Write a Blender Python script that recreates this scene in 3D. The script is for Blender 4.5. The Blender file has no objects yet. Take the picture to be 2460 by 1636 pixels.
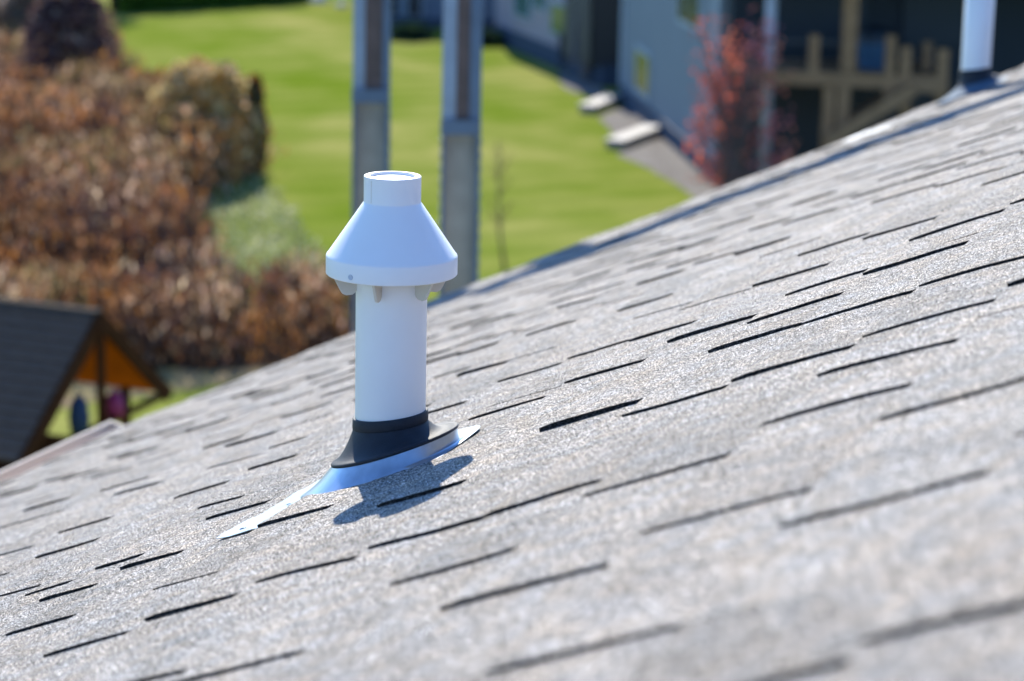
import bpy, bmesh, math, random
from math import radians as rad, sin, cos, pi, sqrt
from mathutils import Vector, Matrix, noise
random.seed(11)
SC = bpy.context.scene
COL = SC.collection

# ------------------------------------------------------------------ camera
PITCH, ROLL, CAMZ, FPX = rad(13.095), rad(1.217), 8.0, 5808.0
fw = Vector((0, cos(PITCH), -sin(PITCH)))
r0 = Vector((1, 0, 0)); u0 = Vector((0, sin(PITCH), cos(PITCH)))
rt = r0*cos(ROLL) + u0*sin(ROLL)
up = -r0*sin(ROLL) + u0*cos(ROLL)
CAM = Vector((0, 0, CAMZ))
cd = bpy.data.cameras.new('camera'); cam = bpy.data.objects.new('camera', cd); COL.objects.link(cam)
m = Matrix((rt, up, -fw)).transposed().to_4x4(); m.translation = CAM
cam.matrix_world = m
cd.sensor_width = 36.0; cd.lens = 36.0*FPX/2460.0
cd.clip_start = 0.05; cd.clip_end = 2000
cd.dof.use_dof = True; cd.dof.focus_distance = 3.90; cd.dof.aperture_fstop = 3.7
cd.dof.aperture_blades = 9
SC.camera = cam

# ------------------------------------------------------------------ sky, sun, exposure
SUN_EL, SUN_AZ = rad(34.5), rad(-6.1)          # ahead of the camera, a little left
w = bpy.data.worlds.new('World'); SC.world = w; w.use_nodes = True
nt = w.node_tree; nt.nodes.clear()
sky = nt.nodes.new('ShaderNodeTexSky'); sky.sky_type = 'NISHITA'; sky.sun_disc = False
sky.sun_elevation = SUN_EL; sky.sun_rotation = SUN_AZ
sky.air_density = 1.0; sky.dust_density = 0.0; sky.ozone_density = 6.0
bg = nt.nodes.new('ShaderNodeBackground'); bg.inputs['Strength'].default_value = 0.14
wo = nt.nodes.new('ShaderNodeOutputWorld')
tint = nt.nodes.new('ShaderNodeMix'); tint.data_type = 'RGBA'; tint.blend_type = 'MULTIPLY'
tint.inputs['Factor'].default_value = 1; tint.inputs['B'].default_value = (.84, .98, 1.16, 1)
nt.links.new(sky.outputs[0], tint.inputs['A']); nt.links.new(tint.outputs['Result'], bg.inputs[0]); nt.links.new(bg.outputs[0], wo.inputs[0])
sl = bpy.data.lights.new('sun', 'SUN'); sl.energy = 5.0; sl.angle = rad(0.53); sl.color = (1.0, 0.935, 0.81)
so = bpy.data.objects.new('sun', sl); COL.objects.link(so); so.location = (0, 30, 40)
SDIR = Vector((sin(SUN_AZ)*cos(SUN_EL), cos(SUN_AZ)*cos(SUN_EL), sin(SUN_EL)))
so.rotation_euler = SDIR.to_track_quat('Z', 'Y').to_euler()
SC.view_settings.view_transform = 'Standard'; SC.view_settings.look = 'None'
SC.view_settings.gamma = 1; SC.view_settings.use_curve_mapping = False
SC.view_settings.exposure = 1.0

# ------------------------------------------------------------------ helpers
def ray(x, y): return fw + rt*((x-1230)/FPX) - up*((y-818)/FPX)
def gp(x, y, z=0.0):                       # pixel -> point on the level z
    d = ray(x, y); return CAM + d*((z-CAMZ)/d.z)
def aty(x, y, Y):                          # pixel -> point at world distance Y
    d = ray(x, y); return CAM + d*(Y/d.y)

def tag(o, label=None, cat=None, group=None, kind=None):
    if label: o['label'] = label
    if cat: o['category'] = cat
    if group: o['group'] = group
    if kind: o['kind'] = kind
    return o
def empty(name, loc, label=None, cat=None, group=None):
    o = bpy.data.objects.new(name, None); COL.objects.link(o); o.location = loc
    o.empty_display_size = 0.1
    return tag(o, label, cat, group)
class MB:
    def __init__(s): s.v = []; s.f = []; s.c = []; s.sm = []
    def add(s, vs, fs, col=None, smooth=False):
        n = len(s.v); s.v += [tuple(v) for v in vs]
        for f in fs: s.f.append(tuple(i+n for i in f)); s.c.append(col); s.sm.append(smooth)
        return s
    def box(s, lo, hi, col=None):
        x0, y0, z0 = lo; x1, y1, z1 = hi
        vs = [(x0,y0,z0),(x1,y0,z0),(x1,y1,z0),(x0,y1,z0),(x0,y0,z1),(x1,y0,z1),(x1,y1,z1),(x0,y1,z1)]
        return s.add(vs, [(0,3,2,1),(4,5,6,7),(0,1,5,4),(1,2,6,5),(2,3,7,6),(3,0,4,7)], col)
    def obox(s, c, ax, ay, az, col=None):   # centre and three half-axis vectors
        c = Vector(c); ax = Vector(ax); ay = Vector(ay); az = Vector(az)
        vs = [c+ax*i+ay*j+az*k for k in (-1,1) for (i,j) in ((-1,-1),(1,-1),(1,1),(-1,1))]
        return s.add(vs, [(0,3,2,1),(4,5,6,7),(0,1,5,4),(1,2,6,5),(2,3,7,6),(3,0,4,7)], col)
    def bar(s, p, q, a, b, col=None, upv=(0,0,1)):   # rectangular bar from p to q
        p = Vector(p); q = Vector(q); d = (q-p); L = d.length; d.normalize()
        u = Vector(upv)
        if abs(d.dot(u)) > 0.95: u = Vector((0, 1, 0))
        r = d.cross(u).normalized(); u2 = r.cross(d)
        return s.obox((p+q)/2, d*(L/2), r*(a/2), u2*(b/2), col)
    def tube(s, pts, rads, n=8, col=None, cap=True):
        rings = []
        for i, p in enumerate(pts):
            p = Vector(p); a = Vector(pts[max(0, i-1)]); b = Vector(pts[min(len(pts)-1, i+1)])
            d = (b-a).normalized(); u = Vector((0, 0, 1)) if abs(d.z) < .9 else Vector((0, 1, 0))
            r = d.cross(u).normalized(); u = r.cross(d)
            rings.append([p + (r*cos(2*pi*k/n)+u*sin(2*pi*k/n))*rads[i] for k in range(n)])
        vs = [v for R in rings for v in R]; fs = []
        for i in range(len(pts)-1):
            for k in range(n):
                fs.append((i*n+k, i*n+(k+1) % n, (i+1)*n+(k+1) % n, (i+1)*n+k))
        if cap: fs += [tuple(range(n))[::-1], tuple((len(pts)-1)*n+k for k in range(n))]
        return s.add(vs, fs, col, True)
    def lathe(s, prof, n=96, axis=None, col=None, smooth=True):
        vs = []; fs = []
        for (r, z) in prof:
            for k in range(n): vs.append((r*cos(2*pi*k/n), r*sin(2*pi*k/n), z))
        for i in range(len(prof)-1):
            for k in range(n): fs.append((i*n+k, i*n+(k+1) % n, (i+1)*n+(k+1) % n, (i+1)*n+k))
        return s.add(vs, fs, col, smooth)
    def build(s, name, mat, parent=None, bevel=0, sharp=None, loc=None, doubles=False):
        me = bpy.data.meshes.new(name); me.from_pydata(s.v, [], s.f)
        me.materials.append(mat)
        if any(s.sm): me.polygons.foreach_set('use_smooth', s.sm)
        if any(c is not None for c in s.c):
            at = me.attributes.new('tone', 'FLOAT_COLOR', 'FACE')
            fl = []
            for c in s.c:
                c = c or (0.5, 0.5, 0.5); fl += [c[0], c[1], c[2], 1.0]
            at.data.foreach_set('color', fl)
        if doubles:
            bm = bmesh.new(); bm.from_mesh(me); bmesh.ops.remove_doubles(bm, verts=bm.verts, dist=1e-5)
            bmesh.ops.recalc_face_normals(bm, faces=bm.faces); bm.to_mesh(me); bm.free()
        if sharp is not None:
            bm = bmesh.new(); bm.from_mesh(me)
            for e in bm.edges:
                if len(e.link_faces) == 2 and e.calc_face_angle(0) > sharp: e.smooth = False
            bm.to_mesh(me); bm.free()
        o = bpy.data.objects.new(name, me); COL.objects.link(o)
        if parent: o.parent = parent
        if loc is not None: o.location = loc
        if bevel:
            b = o.modifiers.new('bevel', 'BEVEL'); b.width = bevel; b.segments = 2; b.limit_method = 'ANGLE'
        return o

def mat(name, base=(.5,.5,.5), rough=.6, metal=0.0, spec=.5, noise_amt=0.0, nscale=5.0, col2=None, bump=0, bscale=60, attr=False, trans=0.0):
    m = bpy.data.materials.new(name); m.use_nodes = True; n = m.node_tree; b = n.nodes['Principled BSDF']
    b.inputs['Roughness'].default_value = rough; b.inputs['Metallic'].default_value = metal
    b.inputs['Specular IOR Level'].default_value = spec
    tc = n.nodes.new('ShaderNodeTexCoord')
    if attr:
        at = n.nodes.new('ShaderNodeAttribute'); at.attribute_name = 'tone'; src = at.outputs['Color']
    else:
        rg = n.nodes.new('ShaderNodeRGB'); rg.outputs[0].default_value = (*base, 1); src = rg.outputs[0]
    if noise_amt:
        nz = n.nodes.new('ShaderNodeTexNoise'); nz.inputs['Scale'].default_value = nscale; nz.inputs['Detail'].default_value = 6
        n.links.new(tc.outputs['Object'], nz.inputs['Vector'])
        mr = n.nodes.new('ShaderNodeMapRange'); mr.inputs[1].default_value = .3; mr.inputs[2].default_value = .7
        n.links.new(nz.outputs[0], mr.inputs[0])
        mx = n.nodes.new('ShaderNodeMix'); mx.data_type = 'RGBA'
        if col2 is None:
            mx.blend_type = 'MULTIPLY'; mr.inputs[3].default_value = 0; mr.inputs[4].default_value = noise_amt
            mx.inputs['B'].default_value = (.25, .25, .25, 1)
        else:
            mr.inputs[3].default_value = 0; mr.inputs[4].default_value = noise_amt
            mx.inputs['B'].default_value = (*col2, 1)
        n.links.new(mr.outputs[0], mx.inputs['Factor']); n.links.new(src, mx.inputs['A'])
        src = mx.outputs['Result']
    n.links.new(src, b.inputs['Base Color'])
    if bump:
        bn = n.nodes.new('ShaderNodeTexNoise'); bn.inputs['Scale'].default_value = bscale; bn.inputs['Detail'].default_value = 4
        n.links.new(tc.outputs['Object'], bn.inputs['Vector'])
        bb = n.nodes.new('ShaderNodeBump'); bb.inputs['Strength'].default_value = bump; bb.inputs['Distance'].default_value = .002
        n.links.new(bn.outputs[0], bb.inputs['Height']); n.links.new(bb.outputs[0], b.inputs['Normal'])
    if trans:
        tr = n.nodes.new('ShaderNodeBsdfTranslucent'); ms = n.nodes.new('ShaderNodeMixShader'); ms.inputs[0].default_value = trans
        n.links.new(src, tr.inputs[0]); n.links.new(b.outputs[0], ms.inputs[1]); n.links.new(tr.outputs[0], ms.inputs[2])
        n.links.new(ms.outputs[0], n.nodes['Material Output'].inputs[0])
    return m

# ------------------------------------------------------------------ materials
def shingle_material():
    m = bpy.data.materials.new('shingle_granules'); m.use_nodes = True; n = m.node_tree; L = n.links.new
    b = n.nodes['Principled BSDF']; b.inputs['Roughness'].default_value = .85
    b.inputs['Specular IOR Level'].default_value = .22
    tc = n.nodes.new('ShaderNodeTexCoord')
    vo = n.nodes.new('ShaderNodeTexVoronoi'); vo.inputs['Scale'].default_value = 640
    L(tc.outputs['Object'], vo.inputs['Vector'])
    sep = n.nodes.new('ShaderNodeSeparateColor'); L(vo.outputs['Color'], sep.inputs[0])
    cr = n.nodes.new('ShaderNodeValToRGB'); e = cr.color_ramp; e.interpolation = 'CONSTANT'
    stops = [(0, (.005,.005,.006)), (.33, (.03,.03,.031)), (.46, (.10,.10,.10)), (.58, (.19,.188,.185)), (.70, (.33,.325,.315)), (.78, (.30,.27,.20)), (.82, (.55,.545,.535)), (.92, (.80,.79,.77))]
    e.elements[0].position = 0; e.elements[0].color = (*stops[0][1], 1); e.elements[1].position = stops[1][0]; e.elements[1].color = (*stops[1][1], 1)
    for p, c in stops[2:]:
        k = e.elements.new(p); k.color = (*c, 1)
    L(sep.outputs[0], cr.inputs[0])
    # clumps a few millimetres and a few centimetres wide
    def nz(sc, lo, hi, a, c, det=3):
        t = n.nodes.new('ShaderNodeTexNoise'); t.inputs['Scale'].default_value = sc; t.inputs['Detail'].default_value = det
        L(tc.outputs['Object'], t.inputs['Vector'])
        r = n.nodes.new('ShaderNodeMapRange'); r.inputs[1].default_value = lo; r.inputs[2].default_value = hi
        r.inputs[3].default_value = a; r.inputs[4].default_value = c; L(t.outputs[0], r.inputs[0]); return r.outputs[0]
    def mul(x, y):
        k = n.nodes.new('ShaderNodeMath'); k.operation = 'MULTIPLY'; L(x, k.inputs[0]); L(y, k.inputs[1]); return k.outputs[0]
    v = mul(nz(210, .3, .7, .78, 1.42), mul(nz(60, .3, .7, .88, 1.14), nz(9, .3, .7, .74, 1.06)))
    at = n.nodes.new('ShaderNodeAttribute'); at.attribute_name = 'tone'
    x1 = n.nodes.new('ShaderNodeMix'); x1.data_type = 'RGBA'; x1.blend_type = 'MULTIPLY'; x1.inputs['Factor'].default_value = 1
    L(cr.outputs[0], x1.inputs['A']); L(at.outputs['Color'], x1.inputs['B'])
    x2 = n.nodes.new('ShaderNodeMix'); x2.data_type = 'RGBA'; x2.blend_type = 'MULTIPLY'; x2.inputs['Factor'].default_value = 1
    L(x1.outputs['Result'], x2.inputs['A']); L(v, x2.inputs['B'])
    # warm / cool drift
    hz = n.nodes.new('ShaderNodeMix'); hz.data_type = 'RGBA'; hz.inputs['A'].default_value = (.99, .99, 1.01, 1); hz.inputs['B'].default_value = (1.12, 1.0, .88, 1)
    L(nz(22, .35, .65, 0, 1), hz.inputs['Factor'])
    x3 = n.nodes.new('ShaderNodeMix'); x3.data_type = 'RGBA'; x3.blend_type = 'MULTIPLY'; x3.inputs['Factor'].default_value = 1
    L(x2.outputs['Result'], x3.inputs['A']); L(hz.outputs['Result'], x3.inputs['B'])
    L(x3.outputs['Result'], b.inputs['Base Color'])
    bp = n.nodes.new('ShaderNodeBump'); bp.inputs['Strength'].default_value = .55; bp.inputs['Distance'].default_value = .0012
    L(vo.outputs['Distance'], bp.inputs['Height']); bp.invert = True
    L(bp.outputs[0], b.inputs['Normal'])
    return m
M_SH = shingle_material()
M_PVC = mat('white_pvc', (.82,.82,.81), .38, spec=.5, noise_amt=.10, nscale=14, col2=(.60,.56,.47), bump=.08, bscale=25)
M_PVC2 = mat('cream_plastic', (.62,.58,.50), .5)
M_RUB = mat('black_rubber', (.015,.021,.032), .62, spec=.35, noise_amt=.4, nscale=60, bump=.5, bscale=700)
M_ALU = mat('galvanised_sheet', (.42,.48,.55), .32, metal=.85, noise_amt=.22, nscale=55, bump=.25, bscale=30)
M_NAIL = mat('nail_metal', (.16,.2,.27), .4, metal=.8)
M_GUT = mat('gutter_paint', (.66,.56,.47), .45, noise_amt=.1, nscale=3)
M_SIDE0 = mat('pale_siding', (.5,.5,.48), .7, noise_amt=.1)

# ------------------------------------------------------------------ roof frame
AZ, TH = rad(20.835), rad(23.222)
hA = Vector((sin(AZ), cos(AZ), 0))                                  # along the eave, away
sB = Vector((-cos(AZ)*cos(TH), sin(AZ)*cos(TH), -sin(TH)))          # down the slope
nN = hA.cross(sB); nN = nN if nN.z > 0 else -nN
BASE = CAM + ray(936.5, 1125)*3.94
def RP(a, b, c=0.0): return BASE + hA*a + sB*b + nN*c
def onroof(x, y):
    d = ray(x, y); X = CAM + d*((BASE-CAM).dot(nN)/d.dot(nN)) - BASE
    return X.dot(hA), X.dot(sB)
def sstep(x, a, b):
    t = max(0, min(1, (x-a)/(b-a))); return t*t*(3-2*t)
def und(a, b):                                                     # the sheet's gentle waviness
    d = sqrt(a*a+b*b); k = sstep(d, .22, .6)
    q = .0055*noise.noise(Vector((a*1.1, b*1.7, 3.1))) + .0035*noise.noise(Vector((a*3.1, b*4.3, 9.7))) + .0012*noise.noise(Vector((a*9, b*11, 1.7)))
    far = sstep(a, 3.0, 6.0)*.012*noise.noise(Vector((a*.6, b*1.5, 5.5)))
    return q*k + far
EXPO = .143; B_LOW = 2.78; A_NEAR = -4.6; B_TOP = -3.7
def a_far(b):                                                      # the far slanting edge of the roof
    return 6.865 + (.126-b)*((6.865-3.6)/(2.85-.126))

house = empty('house', RP(1.5, 0, 0)*1.0, 'house whose grey shingled roof fills the foreground', 'house')
house.location = (0, 0, 0)

# course butt lines down the slope, and the tab edges one can make out in the focused band:
# each is a point where its low end and its high end lie on the roof, and how thick it looks
COURSES = [.118, .26, .395, .522, .645, .785, .945, 1.115]
while COURSES[-1] < B_LOW: COURSES.append(COURSES[-1]+.155)
COURSES[-1] = B_LOW
_up = [-.03, -.188, -.355, -.536, -.713, -.905, -1.10, -1.305, -1.49]
while _up[-1] > B_TOP: _up.append(_up[-1]-.16)
COURSES = _up[::-1]+COURSES
TAB_EDGES = [
    (1610, 832, 1838, 757, 1.3), (1841, 770, 2046, 705, 1.1), (1703, 855, 1928, 784, 1.2), (1930, 790, 2207, 702, 1),
    (2219, 695, 2460, 624, 1), (1299, 1042, 1541, 968, 1.6), (1495, 1007, 1760, 926, 1), (1760, 926, 2063, 832, 1.1),
    (2075, 817, 2377, 728, 0.9), (1962, 918, 2308, 816, 1), (1835, 1036, 2187, 926, 1.1), (2138, 1010, 2460, 918, 1),
    (1195, 984, 1360, 928, 1), (1360, 928, 1567, 863, 1), (1233, 914, 1434, 846, 0.8), (1434, 846, 1582, 795, 0.9),
    (1544, 817, 1708, 765, 1), (1899, 713, 2060, 664, 1), (2060, 663, 2297, 587, 0.7), (2089, 670, 2334, 587, 1.2),
    (1838, 685, 2034, 620, 1.1), (1677, 734, 1838, 685, 0.5), (2089, 579, 2288, 510, 1), (2199, 581, 2415, 512, 1.1),
    (1942, 611, 2127, 552, 1), (1861, 610, 2046, 552, 0.5), (1521, 738, 1654, 696, 1), (1573, 752, 1723, 705, 0.5),
    (1409, 1204, 1645, 1137, 0.9), (1645, 1134, 1769, 1100, 0.9), (1100, 1267, 1267, 1218, 1), (1267, 1218, 1434, 1169, 0.8),
    (1542, 1294, 1767, 1235, 0.8), (1767, 1235, 1964, 1170, 1.1), (1889, 1270, 2135, 1206, 1), (2135, 1206, 2419, 1120, 1.2),
    (1200, 1623, 1499, 1545, 1), (1499, 1545, 1676, 1502, 1.2), (2183, 1542, 2460, 1470, 1.2), (1948, 1636, 2119, 1580, 1.2),
    (1200, 1438, 1441, 1374, 1.1), (8, 1537, 193, 1476, 1), (87, 1452, 257, 1397, 1), (70, 1431, 218, 1382, 0.8),
    (19, 1432, 125, 1398, 0.7), (246, 1366, 365, 1329, 0.9), (295, 1374, 439, 1329, 1.1), (240, 1449, 430, 1387, 1.8),
    (339, 1431, 530, 1382, 0.4), (102, 1587, 327, 1516, 0.9), (344, 1505, 587, 1430, 1.2), (613, 1416, 865, 1337, 1),
    (884, 1326, 1103, 1261, 1.1), (373, 1636, 539, 1588, 1), (492, 1636, 683, 1573, 1), (903, 1421, 1166, 1348, 1),
    (95, 1346, 271, 1289, 1), (127, 1293, 297, 1236, 1), (512, 1253, 722, 1182, 1), (635, 1271, 828, 1208, 1.1),
    (899, 1224, 1112, 1161, 1.2), (511, 1224, 664, 1171, 0.8), (641, 1124, 764, 1079, 1), (1097, 1026, 1170, 1002, 0.8)]
EDGES = {}
for x0, y0, x1, y1, wt in TAB_EDGES:
    (ea, eb), (ec, ed) = onroof(x0, y0), onroof(x1, y1); bm_ = (eb+ed)/2
    for k in range(1, len(COURSES)):
        if COURSES[k-1] < bm_ <= COURSES[k]:
            L_ = EDGES.setdefault(k, [])
            if all(abs(ea-q[0]) > .06 for q in L_): L_.append(((ea+ec)/2, wt))
def tab_plan(k, b0, b1, end):
    # (near edge, width, thickness) of every tab in a course
    out = []; fixed = sorted(EDGES.get(k, []))
    def fill(lo, hi):
        a = lo+random.uniform(.05, .35)
        while a < hi-.12:
            w_ = random.choice((.10, .14, .18, .23, .30))*random.uniform(.85, 1.15)
            g_ = random.choice((.11, .16, .22, .30, .38))*random.uniform(.85, 1.15)
            if a+w_ > hi-.04: break
            tk = random.choice((.0018, .0024, .0028, .0033, .0038, .0046))*random.uniform(.85, 1.1)
            if random.random() < .15: tk = .0012
            tk *= 1.15
            if a > 1.5: tk *= 1.15; w_ *= .8; g_ *= .62
            out.append((a, w_, tk)); a += w_+g_
    cur = A_NEAR
    for i, (a, wt) in enumerate(fixed):
        if a-cur > .80: fill(cur+.05, a-.22)
        nxt = fixed[i+1][0] if i+1 < len(fixed) else a+.6
        w_ = min(.34, max(.07, (nxt-a)*random.uniform(.42, .62)))
        out.append((a, w_, .0045*wt)); cur = a+w_+.12
    fill(cur, end)
    if abs(b0-.118) < .02: out = [q for q in out if q[0]+q[1] < -.29 or q[0] > .30]      # none under the flashing strip
    return out
def build_roof():
    random.seed(5)
    mb = MB()
    T0 = .0046
    for k in range(1, len(COURSES)):
        b0, b1 = COURSES[k-1], COURSES[k]
        # base course, a long strip of grid cells with a small butt face
        nseg = 4
        e0, e1 = a_far(b0), a_far(b1)
        na = int((max(e0, e1)-A_NEAR)/.045)
        bs = [b0-.012+(b1-b0+.012)*i/nseg for i in range(nseg+1)]
        vs = []; fs = []
        for j in range(na+1):
            t = j/na
            for i, b in enumerate(bs):
                af = a_far(b); a = A_NEAR+(af-A_NEAR)*t
                u = i/nseg
                jit = .0012*noise.noise(Vector((a*23, k*7.1, 0))) if i == nseg else 0
                vs.append(RP(a, b+jit*2, T0*u - (.0015 if i == 0 else 0) + und(a, b)))
            vs.append(RP(A_NEAR+(a_far(b1)-A_NEAR)*t, b1, -.0015+und(A_NEAR+(a_far(b1)-A_NEAR)*t, b1)))
        q = nseg+2
        for j in range(na):
            for i in range(q-1):
                fs.append((j*q+i, (j+1)*q+i, (j+1)*q+i+1, j*q+i+1))
        base_tone = 1 + random.uniform(-.05, .05)
        mb.add(vs, fs, (base_tone,)*3)
        # teeth: the thick laminated tabs
        for a, w_, tk in tab_plan(k, b0, b1, min(e0, e1)-.05):
            lift = random.uniform(-.3, .5)
            sk0 = random.uniform(-.012, .012); sk1 = random.uniform(-.012, .012)
            bow = random.uniform(-.0035, .0035)
            tone = random.choice((.80, .88, .95, 1.0, 1.04, 1.1)); wm = random.uniform(-.025, .03)
            colr = (tone*(1+wm), tone, tone*(1-wm))
            ns = 8; nc = 4; vs = []; fs = []
            for i in range(ns+1):
                t = i/ns; b = b0-.004+(b1-b0+.004)*t
                A0 = a + sk0*(t-.5) + bow*sin(pi*t)+.0022*noise.noise(Vector((a*31, t*3.5, k))) ; A1 = a + w_ + sk1*(t-.5)
                prof = T0*t + min(tk*.75, .0043)*(1-sstep(t, 0, .35)) + tk*sstep(t, 0, .35)*(1+lift*(t-.4))*(1-.3*sstep(t, .92, 1.0))
                jb = random.uniform(-.001, .001) if i == ns else 0
                row = []
                for c in range(nc+1):
                    aa = A0+(A1-A0)*c/nc
                    row.append(RP(aa, b+jb, prof + und(aa, b)))
                vs.append(RP(A0, b, -.001+und(A0, b))); vs += row; vs.append(RP(A1, b, -.001+und(A1, b)))
            q = nc+3
            sides = []
            for i in range(ns):
                for c in range(q-1):
                    (sides if c in (0, q-2) else fs).append((i*q+c, i*q+c+1, (i+1)*q+c+1, (i+1)*q+c))
            n0 = len(vs)
            vs += [RP(a+sk0*.5+(w_)*c/nc, b1, -.001+und(a+w_*c/nc, b1)) for c in range(nc+1)]
            for c in range(nc): fs.append((ns*q+1+c, ns*q+2+c, n0+c+1, n0+c))
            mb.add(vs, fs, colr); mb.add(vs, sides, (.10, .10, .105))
    return mb.build('roof', M_SH, house)
roof = build_roof()
# eave and edge boards, far slope beyond the ridge, walls
M_DRIP = mat('drip_edge', (.40,.42,.44), .5)
mb = MB()
P = [(A_NEAR, B_LOW), (a_far(B_LOW), B_LOW), (a_far(B_TOP), B_TOP), (A_NEAR, B_TOP)]
vs = [RP(a, b, -.006) for a, b in P] + [RP(a, b, -.006) - Vector((0, 0, .17)) for a, b in P]
mb.add(vs, [(0,1,2,3), (7,6,5,4), (0,4,5,1), (1,5,6,2), (2,6,7,3), (3,7,4,0)])
mb.build('fascia', M_DRIP, house)
mb = MB()
def flat(v, z): return Vector((v[0], v[1], z))
hb = Vector((sB.x, sB.y, 0)).normalized()
r1, r2 = RP(A_NEAR, B_TOP, -.004), RP(a_far(B_TOP), B_TOP, -.004)
dn = Vector((-hb.x*cos(TH), -hb.y*cos(TH), -sin(TH)))
mb.add([r1, r2, r2+dn*5.5, r1+dn*5.5], [(0,1,2,3)], (1, 1, 1))
mb.build('back_slope', M_SH, house)
w0 = [RP(A_NEAR+.4, B_LOW-.5), RP(a_far(B_LOW)-.5, B_LOW-.5), RP(a_far(B_TOP)-.6, B_TOP), r2+dn*4.9-hA*.6, r1+dn*4.9+hA*.4, RP(A_NEAR+.4, B_TOP)]
mb = MB()
vs = [v - Vector((0, 0, .22)) for v in w0] + [flat(v, 0) for v in w0]
n_ = len(w0)
mb.add(vs, [(i, (i+1) % n_, n_+(i+1) % n_, n_+i) for i in range(n_)])
mb.build('wall', M_SIDE0, house)
# gutter along the eave: K profile
prof = [(0, -.012), (.004, -.105), (.085, -.105), (.105, -.085), (.112, -.05), (.128, -.03), (.128, .022), (.118, .024), (.117, .016), (.122, .014), (.122, -.028), (.106, -.048), (.1, -.08), (.083, -.1), (.009, -.1), (.006, -.012)]
GA0, GA1 = A_NEAR, a_far(B_LOW)-.02
mb = MB(); rings = []
gh = Vector((sB.x, sB.y, 0)).normalized()
for a in (GA0, GA1):
    o_ = RP(a, B_LOW, -.006)+gh*.004-Vector((0, 0, .04))
    rings.append([o_ + gh*x + Vector((0, 0, z)) for x, z in prof])
np_ = len(prof)
mb.add(rings[0]+rings[1], [(i, (i+1) % np_, np_+(i+1) % np_, np_+i) for i in range(np_)])
gut = mb.build('gutter', M_GUT, house)
mb = MB()
o_ = RP(GA1, B_LOW, -.006)+gh*.004-Vector((0, 0, .04))
ce = [o_+gh*x+Vector((0, 0, z)) for x, z in [(0,-.01),(0,-.105),(.085,-.105),(.105,-.085),(.112,-.05),(.128,-.03),(.128,.024)]]
mb.add([v+hA*.003 for v in ce]+[v-hA*.002 for v in ce], [tuple(range(7)), tuple(range(13, 6, -1))]+[(i, (i+1) % 7, 7+(i+1) % 7, 7+i) for i in range(7)])
mb.build('end_cap', M_GUT, gut)

# ------------------------------------------------------------------ main vent
def tilt_frame(tan_t):                       # a disc frame leaning the way the roof leans
    t = math.atan(tan_t)
    s_ = Vector((-cos(AZ)*cos(t), sin(AZ)*cos(t), -sin(t))); n_ = hA.cross(s_)
    if n_.z < 0: n_ = -n_
    return s_, n_
def ringpts(c, r, tan_t, n=96, rb=None):
    s_, _ = tilt_frame(tan_t); rb = rb or r
    return [c + hA*(r*cos(2*pi*k/n)) + s_*(rb*sin(2*pi*k/n)) for k in range(n)]
def loft(mb, rings, smooth=True, col=None):
    n = len(rings[0]); vs = [v for R in rings for v in R]; fs = []
    for i in range(len(rings)-1):
        for k in range(n): fs.append((i*n+k, i*n+(k+1) % n, (i+1)*n+(k+1) % n, (i+1)*n+k))
    mb.add(vs, fs, col, smooth)

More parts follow.
